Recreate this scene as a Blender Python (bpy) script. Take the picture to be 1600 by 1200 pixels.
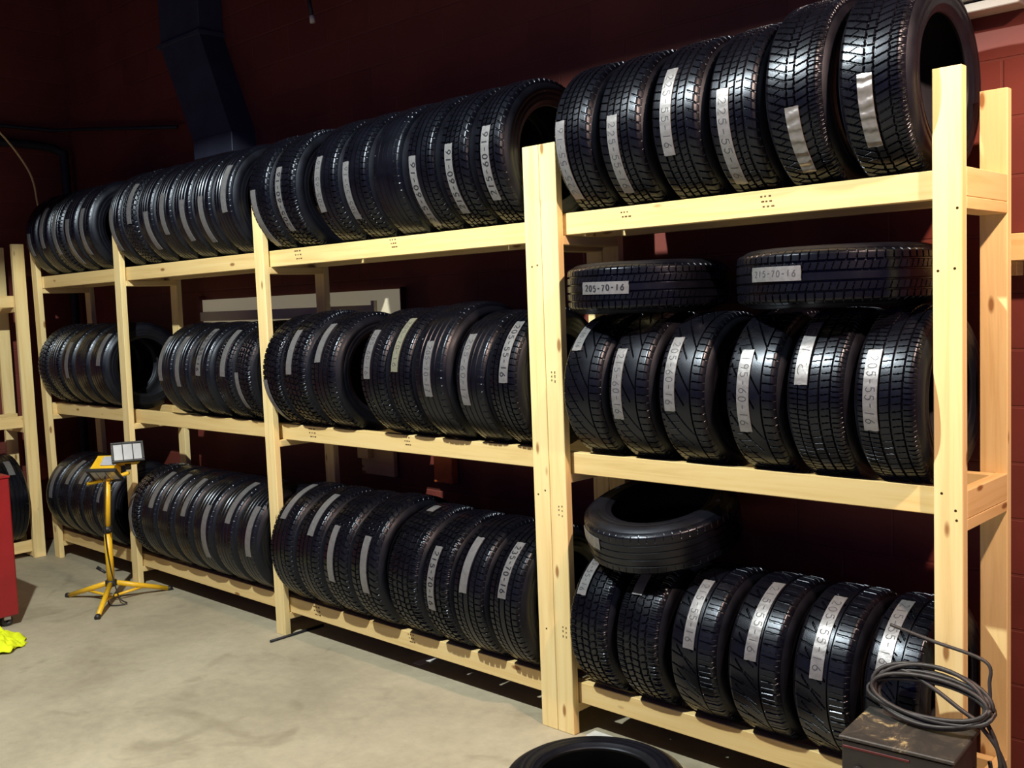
import bpy, math, random
import numpy as np
from mathutils import Vector, Matrix

for o in list(bpy.data.objects):
    bpy.data.objects.remove(o)
scene = bpy.context.scene
COL = scene.collection
R = math.radians
rng = random.Random(7)

# ------------------------------------------------------------------ camera
cam_d = bpy.data.cameras.new('camera')
cam = bpy.data.objects.new('camera', cam_d)
COL.objects.link(cam)
yaw, pitch, roll = R(43.7237), R(-4.4495), R(-2.1353)
fwd = Vector((-math.sin(yaw) * math.cos(pitch), math.cos(yaw) * math.cos(pitch), math.sin(pitch)))
rgt = Vector((math.cos(yaw), math.sin(yaw), 0))
upv = rgt.cross(fwd)
rr = rgt * math.cos(roll) + upv * math.sin(roll)
uu = -rgt * math.sin(roll) + upv * math.cos(roll)
m = Matrix((rr, uu, -fwd)).transposed().to_4x4()
m.translation = Vector((2.8246, -3.1583, 1.8215))
cam.matrix_world = m
cam_d.sensor_fit = 'HORIZONTAL'
cam_d.sensor_width = 36
cam_d.lens = 36 * 1592.75 / 1600
cam_d.clip_start = .05
scene.camera = cam

# ------------------------------------------------------------------ world + exposure
w = bpy.data.worlds.new('world')
scene.world = w
w.use_nodes = True
bg = w.node_tree.nodes['Background']
bg.inputs[0].default_value = (.13, .14, 1.0, 1)
bg.inputs[1].default_value = .17
scene.view_settings.view_transform = 'Standard'
scene.view_settings.look = 'None'
scene.view_settings.gamma = 1
scene.view_settings.use_curve_mapping = False
scene.view_settings.exposure = 0.0


def lamp(name, loc, energy, color, radius):
    l = bpy.data.lights.new(name, 'POINT')
    l.energy = energy
    l.color = color
    l.shadow_soft_size = radius
    o = bpy.data.objects.new(name, l)
    o.location = loc
    COL.objects.link(o)
    return o


MAIN = Vector((-.4, -2.5, 4.38))      # unseen ceiling lamp over the floor in front of the rack, hooded to cut its light
WARM = Vector((2.75, -.85, 3.42))       # weaker warm lamp to the right
lamp('ceiling_lamp_bulb', MAIN, 1060, (.97, .99, .90), .045)
lamp('warm_lamp_bulb', WARM, 420, (1.0, .64, .46), .05)

# ------------------------------------------------------------------ material helpers
def mat(name):
    mt = bpy.data.materials.new(name)
    mt.use_nodes = True
    nt = mt.node_tree
    return mt, nt, nt.nodes['Principled BSDF']


def setp(b, color=None, rough=None, metal=None, spec=None):
    if color: b.inputs['Base Color'].default_value = (*color, 1)
    if rough is not None: b.inputs['Roughness'].default_value = rough
    if metal is not None: b.inputs['Metallic'].default_value = metal
    if spec is not None: b.inputs['Specular IOR Level'].default_value = spec


def noise(nt, scale, detail=4, vec=None, rough=.55, dist=0.0):
    n = nt.nodes.new('ShaderNodeTexNoise')
    n.inputs['Scale'].default_value = scale
    n.inputs['Detail'].default_value = detail
    n.inputs['Roughness'].default_value = rough
    n.inputs['Distortion'].default_value = dist
    if vec is not None: nt.links.new(vec, n.inputs['Vector'])
    return n


def ramp(nt, fac, stops):
    r = nt.nodes.new('ShaderNodeValToRGB')
    e = r.color_ramp.elements
    while len(e) < len(stops): e.new(.5)
    for i, (p, c) in enumerate(stops):
        e[i].position = p
        e[i].color = (*c, 1) if len(c) == 3 else c
    nt.links.new(fac, r.inputs[0])
    return r


def coords(nt, scale=(1, 1, 1), rot=(0, 0, 0), kind='Object'):
    t = nt.nodes.new('ShaderNodeTexCoord')
    mp = nt.nodes.new('ShaderNodeMapping')
    mp.inputs['Scale'].default_value = scale
    mp.inputs['Rotation'].default_value = rot
    nt.links.new(t.outputs[kind], mp.inputs[0])
    return mp.outputs[0]


def bump(nt, b, h, strength=.3, dist=.01):
    n = nt.nodes.new('ShaderNodeBump')
    n.inputs['Strength'].default_value = strength
    n.inputs['Distance'].default_value = dist
    nt.links.new(h, n.inputs['Height'])
    nt.links.new(n.outputs[0], b.inputs['Normal'])


def simple(name, color, rough=.5, metal=0, spec=.5, nscale=30, var=.15, bmp=.05):
    mt, nt, b = mat(name)
    setp(b, color, rough, metal, spec)
    n = noise(nt, nscale, 4, coords(nt))
    lo = tuple(c * (1 - var) for c in color)
    hi = tuple(min(1, c * (1 + var)) for c in color)
    r = ramp(nt, n.outputs[0], [(.3, lo), (.7, hi)])
    nt.links.new(r.outputs[0], b.inputs['Base Color'])
    if bmp: bump(nt, b, n.outputs[0], bmp, .004)
    return mt


def wood(name, tint=(1, 1, 1), axis='z'):
    """sawn pine: grain along the board, growth-ring bands, a few knots"""
    mt, nt, b = mat(name)
    sc = {'z': (26, 26, 1.3), 'x': (1.3, 26, 26), 'y': (26, 1.3, 26)}[axis]
    ks = {'z': (9, 9, 3.2), 'x': (3.2, 9, 9), 'y': (9, 3.2, 9)}[axis]
    info = nt.nodes.new('ShaderNodeObjectInfo')
    tc = nt.nodes.new('ShaderNodeTexCoord')
    add = nt.nodes.new('ShaderNodeVectorMath'); add.operation = 'MULTIPLY_ADD'
    add.inputs[1].default_value = (1, 1, 1)
    cmb = nt.nodes.new('ShaderNodeCombineXYZ')
    mul = nt.nodes.new('ShaderNodeMath'); mul.operation = 'MULTIPLY'; mul.inputs[1].default_value = 37.0
    nt.links.new(info.outputs['Random'], mul.inputs[0])
    for i in range(3): nt.links.new(mul.outputs[0], cmb.inputs[i])
    nt.links.new(tc.outputs['Object'], add.inputs[0])
    nt.links.new(cmb.outputs[0], add.inputs[2])
    mp = nt.nodes.new('ShaderNodeMapping'); mp.inputs['Scale'].default_value = sc
    nt.links.new(add.outputs[0], mp.inputs[0])
    n1 = noise(nt, 1.0, 5, mp.outputs[0], .6, .6)
    t = lambda c: tuple(a * k for a, k in zip(c, tint))
    r1 = ramp(nt, n1.outputs[0], [(.25, t((.72, .52, .22))), (.5, t((.86, .68, .33))), (.75, t((.90, .75, .41)))])
    mp2 = nt.nodes.new('ShaderNodeMapping'); mp2.inputs['Scale'].default_value = ks
    nt.links.new(add.outputs[0], mp2.inputs[0])
    v = nt.nodes.new('ShaderNodeTexVoronoi'); v.inputs['Scale'].default_value = 1.15
    nt.links.new(mp2.outputs[0], v.inputs['Vector'])
    r2 = ramp(nt, v.outputs['Distance'], [(.07, (1, 1, 1)), (.13, (0, 0, 0))])
    mx = nt.nodes.new('ShaderNodeMix'); mx.data_type = 'RGBA'
    nt.links.new(r2.outputs[0], mx.inputs[0])
    nt.links.new(r1.outputs[0], mx.inputs[6])
    mx.inputs[7].default_value = (*t((.33, .17, .06)), 1)
    nt.links.new(mx.outputs[2], b.inputs['Base Color'])
    setp(b, None, .62, 0, .3)
    bump(nt, b, n1.outputs[0], .12, .004)
    return mt


M = {}
M['post'] = wood('pine_post', axis='z')
M['rail'] = wood('pine_rail', (.90, .85, .78), 'x')
M['cleat'] = wood('pine_cleat', (.95, .9, .85), 'y')


def rubber(name, color, rough, spec=.5, scratch=0.0):
    mt, nt, b = mat(name)
    v = coords(nt)
    n = noise(nt, 9, 5, v)
    lo = tuple(c * .75 for c in color); hi = tuple(c * 1.4 for c in color)
    r = ramp(nt, n.outputs[0], [(.35, lo), (.7, hi)])
    nt.links.new(r.outputs[0], b.inputs['Base Color'])
    rn = ramp(nt, n.outputs[0], [(.3, (rough * .85,) * 3), (.7, (min(1, rough * 1.2),) * 3)])
    nt.links.new(rn.outputs[0], b.inputs['Roughness'])
    setp(b, None, None, 0, spec)
    b.inputs['Specular Tint'].default_value = (.74, .84, 1, 1)
    n2 = noise(nt, 260, 2, v)
    bump(nt, b, n2.outputs[0], .12, .002)
    return mt


M['tread'] = rubber('tread_rubber', (.0022, .0024, .0050), .285, .44)
M['sidewall'] = rubber('sidewall_rubber', (.0036, .0038, .0070), .42, .34)
M['liner'] = rubber('inner_liner_rubber', (.008, .008, .010), .7, .3)


def tape_mat(name, base, rough, metal, wr):
    mt, nt, b = mat(name)
    v = coords(nt)
    setp(b, base, rough, metal, .5)
    n = noise(nt, 55, 3, v)
    r = ramp(nt, n.outputs[0], [(.3, tuple(c * .85 for c in base)), (.7, tuple(min(1, c * 1.12) for c in base))])
    nt.links.new(r.outputs[0], b.inputs['Base Color'])
    w_ = nt.nodes.new('ShaderNodeTexWave'); w_.inputs['Scale'].default_value = 9
    w_.wave_type = 'BANDS'; w_.bands_direction = 'Z'
    w_.inputs['Distortion'].default_value = 6; w_.inputs['Detail'].default_value = 3
    nt.links.new(v, w_.inputs['Vector'])
    bump(nt, b, w_.outputs['Fac'] if 'Fac' in w_.outputs else w_.outputs[1], wr, .004)
    return mt


M['tape'] = tape_mat('silver_duct_tape', (.205, .21, .225), .40, .45, .10)
M['tape_wrinkled'] = tape_mat('wrinkled_duct_tape', (.22, .22, .225), .34, .5, .9)
M['tape_yellowed'] = tape_mat('aged_duct_tape', (.24, .245, .19), .42, .4, .1)
M['ink'] = simple('black_marker', (.012, .012, .018), .5, 0, .4, 60, .2, 0)
M['ink_faint'] = simple('faint_marker', (.035, .035, .045), .5, 0, .4, 60, .3, 0)
M['stamp'] = simple('grade_stamp_ink', (.10, .06, .03), .8, 0, .2, 90, .4, 0)

# painted block wall
mt, nt, b = mat('dark_red_block_wall')
v = coords(nt, (1, 1, 1), (R(90), 0, 0))
br = nt.nodes.new('ShaderNodeTexBrick')
br.inputs['Scale'].default_value = 1.0
br.inputs['Brick Width'].default_value = .40
br.inputs['Row Height'].default_value = .20
br.inputs['Mortar Size'].default_value = .006
br.inputs['Mortar Smooth'].default_value = .4
br.inputs['Color1'].default_value = (.190, .042, .031, 1)
br.inputs['Color2'].default_value = (.162, .035, .026, 1)
br.inputs['Mortar'].default_value = (.185, .048, .036, 1)
nt.links.new(v, br.inputs['Vector'])
nz = noise(nt, 3.5, 6, v)
mx = nt.nodes.new('ShaderNodeMix'); mx.data_type = 'RGBA'; mx.blend_type = 'MULTIPLY'
mx.inputs[0].default_value = .5
rz = ramp(nt, nz.outputs[0], [(.3, (.6, .6, .6)), (.7, (1, 1, 1))])
nt.links.new(br.outputs['Color'], mx.inputs[6]); nt.links.new(rz.outputs[0], mx.inputs[7])
nt.links.new(mx.outputs[2], b.inputs['Base Color'])
setp(b, None, .6, 0, .35)
sub = nt.nodes.new('ShaderNodeMath'); sub.operation = 'MULTIPLY_ADD'
sub.inputs[1].default_value = -1.0; sub.inputs[2].default_value = 1.0
nt.links.new(br.outputs['Fac'], sub.inputs[0])
bump(nt, b, sub.outputs[0], .6, .008)
M['wall'] = mt

# concrete floor
mt, nt, b = mat('stained_concrete')
v = coords(nt)
n1 = noise(nt, 1.1, 7, v, .6, .4)
n2 = noise(nt, 14, 6, v, .7)
r1 = ramp(nt, n1.outputs[0], [(.28, (.30, .272, .20)), (.5, (.42, .385, .285)), (.72, (.50, .465, .35))])
r2 = ramp(nt, n2.outputs[0], [(.3, (.80, .80, .80)), (.65, (1, 1, 1))])
mx = nt.nodes.new('ShaderNodeMix'); mx.data_type = 'RGBA'; mx.blend_type = 'MULTIPLY'; mx.inputs[0].default_value = .8
nt.links.new(r1.outputs[0], mx.inputs[6]); nt.links.new(r2.outputs[0], mx.inputs[7])
n3 = noise(nt, 2.6, 3, v, .5, 1.2)
r3 = ramp(nt, n3.outputs[0], [(.60, (1, 1, 1)), (.72, (.62, .60, .56))])
mx2 = nt.nodes.new('ShaderNodeMix'); mx2.data_type = 'RGBA'; mx2.blend_type = 'MULTIPLY'; mx2.inputs[0].default_value = .6
nt.links.new(mx.outputs[2], mx2.inputs[6]); nt.links.new(r3.outputs[0], mx2.inputs[7])
nt.links.new(mx2.outputs[2], b.inputs['Base Color'])
setp(b, None, .62, 0, .35)
bump(nt, b, n2.outputs[0], .15, .004)
M['floor'] = mt

M['ceiling'] = simple('dark_ceiling_paint', (.03, .03, .035), .9, 0, .2, 4, .2, 0)
M['yellow'] = simple('yellow_enamel', (.80, .48, .02), .38, 0, .5, 12, .1, .02)
M['black'] = simple('black_plastic', (.015, .015, .017), .5, 0, .5, 40, .3, .03)
M['cable'] = simple('grey_black_rubber_cable', (.032, .030, .031), .5, 0, .5, 40, .3, .05)
M['red'] = simple('red_enamel', (.25, .010, .014), .35, 0, .5, 5, .12, .01)
M['hiviz'] = simple('fluorescent_yellow_cloth', (.72, .86, .02), .75, 0, .2, 14, .12, .2)
M['chrome'] = simple('bright_reflector', (.50, .50, .52), .28, .6, .5, 20, .05, .1)
M['steel'] = simple('galvanised_steel', (.55, .55, .56), .4, .8, .5, 30, .12, .03)
M['greylabel'] = simple('grey_paper_label', (.42, .44, .48), .6, 0, .4, 60, .15, 0)
M['whitepaint'] = simple('off_white_paint', (.62, .58, .52), .55, 0, .4, 6, .08, .02)
M['panel'] = simple('pale_cream_board', (.62, .56, .42), .6, 0, .3, 3, .06, .02)
M['bluegrey'] = simple('blue_grey_sheet_metal', (.05, .06, .10), .5, .3, .4, 5, .2, .02)
M['pipe'] = simple('dull_black_pipe', (.02, .02, .025), .6, .2, .4, 15, .3, .05)
M['orange'] = simple('block_orange', (.55, .13, .03), .6, 0, .4, 15, .15, .03)  # even orange for the block on the back wall
M['ply'] = wood('weathered_plywood', (.72, .62, .55), 'x')
M['paper'] = simple('white_paper', (.7, .7, .68), .8, 0, .2, 30, .08, 0)
M['glass'] = simple('lamp_front_glass', (.75, .78, .8), .08, .6, .6, 20, .05, 0)

mt, nt, b = mat('dusty_worn_black_metal')
v = coords(nt)
n1 = noise(nt, 9, 6, v, .75, .8)
r1 = ramp(nt, n1.outputs[0], [(.45, (.030, .028, .026)), (.58, (.06, .052, .042)), (.66, (.42, .34, .17))])
nt.links.new(r1.outputs[0], b.inputs['Base Color'])
setp(b, None, .55, 0, .5)
bump(nt, b, n1.outputs[0], .2, .004)
M['dusty'] = mt
M['charger'] = simple('charcoal_enamel', (.016, .015, .016), .4, 0, .5, 15, .3, .03)
M['darkred'] = simple('dark_red_stripe', (.10, .012, .014), .5, 0, .4, 20, .2, 0)

# ------------------------------------------------------------------ geometry helpers
class MB:
    """collects boxes, tubes and lathes and links them as one mesh object"""
    def __init__(s): s.v = []; s.f = []

    def add(s, verts, faces):
        n = len(s.v)
        s.v += [tuple(p) for p in verts]
        s.f += [tuple(i + n for i in f) for f in faces]
        return s

    def box(s, a, b_, mtx=None, bev=.002):
        (x0, y0, z0), (x1, y1, z1) = a, b_
        h = min(x1 - x0, y1 - y0, z1 - z0) / 2
        e = min(bev, h * .9)
        if e <= 0:
            vs = [(x, y, z) for x in (x0, x1) for y in (y0, y1) for z in (z0, z1)]
            fs = [(0, 1, 3, 2), (4, 6, 7, 5), (0, 4, 5, 1), (2, 3, 7, 6), (0, 2, 6, 4), (1, 5, 7, 3)]
        else:
            vs = []; idx = {}
            for cx in (0, 1):
                for cy in (0, 1):
                    for cz in (0, 1):
                        c = ((x0, x1)[cx], (y0, y1)[cy], (z0, z1)[cz])
                        sg = (1 - 2 * cx, 1 - 2 * cy, 1 - 2 * cz)
                        for k in range(3):
                            p = [c[i] + (sg[i] * e if i != k else 0) for i in range(3)]
                            idx[(cx, cy, cz, k)] = len(vs); vs.append(tuple(p))
            fs = []
            for k in range(3):
                o = [i for i in range(3) if i != k]
                for sd in (0, 1):
                    q = []
                    for (a_, c_) in ((0, 0), (1, 0), (1, 1), (0, 1)):
                        c = [0, 0, 0]; c[k] = sd; c[o[0]] = a_; c[o[1]] = c_
                        q.append(idx[(*c, k)])
                    if (sd == 0) ^ (k == 1): q.reverse()
                    fs.append(tuple(q))
            for k in range(3):
                o = [i for i in range(3) if i != k]
                for a_ in (0, 1):
                    for c_ in (0, 1):
                        c0 = [0, 0, 0]; c0[o[0]] = a_; c0[o[1]] = c_
                        c1 = list(c0); c1[k] = 1
                        q = (idx[(*c0, o[0])], idx[(*c1, o[0])], idx[(*c1, o[1])], idx[(*c0, o[1])])
                        fs.append(q)
            for cx in (0, 1):
                for cy in (0, 1):
                    for cz in (0, 1):
                        fs.append(tuple(idx[(cx, cy, cz, k)] for k in range(3)))
        if mtx is not None: vs = [tuple(mtx @ Vector(p)) for p in vs]
        return s.add(vs, fs)

    def tube(s, pts, r, n=10, closed=False, caps=True):
        pts = [Vector(p) for p in pts]
        rs = r if isinstance(r, (list, tuple)) else [r] * len(pts)
        vs = []; fs = []
        N = len(pts)
        prev = None
        for i, p in enumerate(pts):
            if closed: d = pts[(i + 1) % N] - pts[i - 1]
            else: d = pts[min(i + 1, N - 1)] - pts[max(i - 1, 0)]
            if d.length < 1e-9: d = Vector((0, 0, 1))
            d.normalize()
            if prev is None:
                a = Vector((0, 0, 1)) if abs(d.z) < .9 else Vector((1, 0, 0))
                prev = d.cross(a).normalized()
            prev = (prev - d * prev.dot(d)).normalized()
            q = d.cross(prev)
            for k in range(n):
                t = 2 * math.pi * k / n
                vs.append(p + (prev * math.cos(t) + q * math.sin(t)) * rs[i])
        M_ = N if closed else N - 1
        for i in range(M_):
            j = (i + 1) % N
            for k in range(n):
                l = (k + 1) % n
                fs.append((i * n + k, i * n + l, j * n + l, j * n + k))
        if caps and not closed:
            fs.append(tuple(range(n))[::-1]); fs.append(tuple((N - 1) * n + k for k in range(n)))
        return s.add(vs, fs)

    def lathe(s, prof, n=48, mtx=None, closed=False):
        """prof: (axial x, radius); axis is X"""
        vs = []; fs = []; P = len(prof)
        for i in range(n):
            t = 2 * math.pi * i / n
            for (x, r) in prof: vs.append((x, -r * math.cos(t), r * math.sin(t)))
        for i in range(n):
            j = (i + 1) % n
            for k in range(P if closed else P - 1):
                l = (k + 1) % P
                fs.append((i * P + k, i * P + l, j * P + l, j * P + k))
        if mtx is not None: vs = [tuple(mtx @ Vector(p)) for p in vs]
        return s.add(vs, fs)

    def mesh(s, name, m, smooth=False):
        me = bpy.data.meshes.new(name)
        me.from_pydata(s.v, [], s.f)
        me.validate(); me.update()
        me.materials.append(m)
        if smooth: me.polygons.foreach_set('use_smooth', [True] * len(me.polygons))
        import bmesh
        bm = bmesh.new(); bm.from_mesh(me)
        bmesh.ops.recalc_face_normals(bm, faces=bm.faces)
        bm.to_mesh(me); bm.free()
        return me

    def build(s, name, m, parent=None, smooth=False):
        return link(name, s.mesh(name, m, smooth), parent)


def link(name, me, parent=None):
    o = bpy.data.objects.new(name, me)
    COL.objects.link(o)
    if parent is not None: o.parent = parent
    return o


def tag(o, label, cat, group=None, kind=None):
    if label: o['label'] = label
    if cat: o['category'] = cat
    if group: o['group'] = group
    if kind: o['kind'] = kind
    return o


def empty(name, loc, rz=0):
    o = bpy.data.objects.new(name, None)
    o.location = loc
    o.rotation_euler = (0, 0, rz)
    o.empty_display_size = .1
    COL.objects.link(o)
    return o


def quick(verts, faces, name, m, smooth=False):
    """fast mesh from numpy arrays, quads only"""
    me = bpy.data.meshes.new(name)
    verts = np.asarray(verts, np.float32); faces = np.asarray(faces, np.int32)
    me.vertices.add(len(verts)); me.vertices.foreach_set('co', verts.ravel())
    me.loops.add(faces.size); me.loops.foreach_set('vertex_index', faces.ravel())
    me.polygons.add(len(faces))
    me.polygons.foreach_set('loop_start', np.arange(0, faces.size, 4, dtype=np.int32))
    me.polygons.foreach_set('use_smooth', np.full(len(faces), smooth))
    me.update(calc_edges=True)
    me.materials.append(m)
    return me


# ------------------------------------------------------------------ setting
T, W = .038, .089
WALL_Y = .62
LEFT_X = -5.86


def struct(name, mb, m):
    o = mb.build(name, m)
    o['kind'] = 'structure'
    return o


struct('floor', MB().box((LEFT_X - .2, -9, -.1), (8, WALL_Y + .2, 0), bev=0), M['floor'])
struct('wall_back', MB().box((LEFT_X - .2, WALL_Y, 0), (8, WALL_Y + .2, 5.4), bev=0), M['wall'])
struct('wall_left', MB().box((LEFT_X - .2, -9, 0), (LEFT_X, WALL_Y, 5.4), bev=0), M['wall'])
struct('ceiling', MB().box((LEFT_X - .2, -9, 5.4), (8, WALL_Y + .2, 5.5), bev=0), M['ceiling'])

# ------------------------------------------------------------------ racks
XA, XB, XC, XE = -5.179, -3.887, -2.130, 1.599
YB = .3995
RF0, RF1, RB0, RB1 = .048, .086, .352, .390   # front and back rail thickness ranges
Z1 = dict(T=2.167, M=1.201, L=.215)
Z2 = dict(T=2.185, M=1.200, L=.218)


def board(name, a, b_, m, parent, shear=None):
    """axis-aligned board with its own origin; shear leans a post along x"""
    c = Vector([(p + q) / 2 for p, q in zip(a, b_)])
    mb = MB().box([p - q for p, q in zip(a, c)], [p - q for p, q in zip(b_, c)], bev=.0025)
    if shear:
        mb.v = [(x + shear * (z + c.z), y, z) for x, y, z in mb.v]
    o = mb.build(name, m, parent)
    o.location = c - parent.location
    return o


def stamp(parent, x, z, y, hgt, rows=3, vertical=False):
    """small smudged grade stamp on the front face of a board (parent-local coordinates)"""
    mb = MB()
    r = random.Random(int((x + 9) * 1000 + z * 77))
    for k in range(rows):
        for q in range(3):
            wq = hgt * r.uniform(.25, .6)
            if vertical:
                x0 = x + k * hgt * .8; z0 = z + q * hgt * .9 + r.uniform(-.2, .2) * hgt
                mb.box((x0, y - .0008, z0), (x0 + hgt * .22, y + .0005, z0 + wq), bev=0)
            else:
                z0 = z - k * hgt * .8; x0 = x + q * hgt * .75 + k * hgt * .25 + r.uniform(-.1, .1) * hgt
                mb.box((x0, y - .0008, z0), (x0 + wq, y + .0005, z0 + hgt * .25), bev=0)
    return mb.build('grade_stamp', M['stamp'], parent)


def nails(parent, pts, y):
    mb = MB()
    for (x, z) in pts:
        mb.lathe([(0, 0.0005), (0, .0045), (.001, .0045)], 8, Matrix.Translation((x, y, z)) @ Matrix.Rotation(R(90), 4, 'Z'))
    return mb.build('nail_heads', M['stamp'], parent)


def rack(name, label, posts, zs, heights, shears, joist_sides, segs, setback={}):
    root = empty(name, (posts[0], 0, 0))
    tag(root, label, 'rack')
    made = []
    for i, px in enumerate(posts):
        sh = shears[i]
        p = board('post', (px, 0, 0), (px + W, T, heights[i]), M['post'], root, sh)
        made.append(p)
        board('post', (px, YB, 0), (px + W, YB + T, heights[i] - .017), M['post'], root, sh)
        for lv, zt in zs.items():
            dx = sh * zt
            board('cleat', (px + dx, T, zt - W - T), (px + W + dx, YB, zt - W), M['cleat'], root)
    for (x0, x1) in segs:
        for lv, zt in zs.items():
            sb_ = setback.get(lv, 0)
            rl = board('rail', (x0, RF0 + sb_, zt - W), (x1, RF1 + sb_, zt), M['rail'], root)
            rl['front'] = 1
            made.append(rl)
            board('rail', (x0, RB0, zt - W), (x1, RB1, zt), M['rail'], root)
    for (x0, x1) in joist_sides:
        for lv, zt in zs.items():
            board('end_joist', (x0, T, zt - W), (x1, YB, zt), M['cleat'], root)
    return root, made


mid = lambda px: px + W / 2
r1, m1 = rack('lumber_tire_rack', 'long pine lumber tire rack with three bays, left of the double post',
              [XA, XB, XC, -W - .001], Z1, [2.45, 2.45, 2.45, 2.47], [-.028, .0125, -.007, 0],
              [(XA, XA + T)],
              [(XA + .04, mid(XB)), (mid(XB) + .001, mid(XC)), (mid(XC) + .001, -.003)], dict(M=.030))
r2, m2 = rack('lumber_tire_rack', 'shorter pine lumber tire rack with one bay, at the right',
              [.001, XE], Z2, [2.47, 2.4807], [0, 0],
              [(XE + W - T, XE + W)],
              [(.003, XE + W - T - .001)])
nails(m2[1], [(.03, .82), (.022, .64), (-.028, .635), (.022, -.10), (.025, -.13), (-.02, -.05)], -T / 2)
nails(m1[3], [(-.01, .74), (.02, .745), (.02, -.2), (-.02, -.22), (.0, -.8)], -T / 2)
stamp(m2[0], -.015, .26, -T / 2, .022, 2, True)
stamp(m2[0], .0, -.30, -T / 2, .022, 2, True)
stamp(m2[0], .0, -.82, -T / 2, .022, 2, True)
for rl, sx, rows in ((m2[2], -.45, 2), (m2[2], .16, 3), (m1[6], 0, 0)):
    if rows: stamp(rl, sx, .02, -T / 2, .022, rows)
for rl in m1:
    if rl.get('front') and rl.location.x + r1.location.x > -2:
        stamp(rl, -.78, .026, -T / 2, .026, 3)
        stamp(rl, .02, .03, -T / 2, .022, 3)
for rl in m1 + m2:
    if 'front' in rl: del rl['front']

# rack standing against the left wall, boards run along y
r3 = empty('lumber_tire_rack', (-5.27, -.03, 0))
tag(r3, 'pine lumber rack along the left wall, mostly cut off by the photo edge', 'rack')
LX = -5.27
LY0 = -1.9
for yp in (-.12, LY0):
    board('post', (LX - T, yp, 0), (LX, yp + W, 2.42), M['post'], r3)
    board('post', (LX - YB - T, yp, 0), (LX - YB, yp + W, 2.42), M['post'], r3)
for zt in (2.03, 1.105, .135):
    board('rail', (LX - RF1, LY0, zt - W), (LX - RF0, -.125 + W, zt), M['cleat'], r3)
    board('rail', (LX - RB1, LY0, zt - W), (LX - RB0, -.125 + W, zt), M['cleat'], r3)
    for yp in (-.12, LY0):
        board('cleat', (LX - YB, yp, zt - W - T), (LX - T, yp + W, zt - W), M['rail'], r3)

# ------------------------------------------------------------------ tires
R0, W0 = .325, .220       # canonical tire; every tire is a scaled copy
CROWN = .094              # half width of the tread grid


def crown(x):
    ax = np.abs(x)
    r = R0 - .0045 * (ax / .085) ** 2
    s = np.clip((ax - .076) / (CROWN - .076), 0, 1)
    return r - .020 * s ** 2.0


def tri(a): return np.abs((a + .5) % 1.0 - .5) * 2     # 0 at integers, 1 half way


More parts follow.
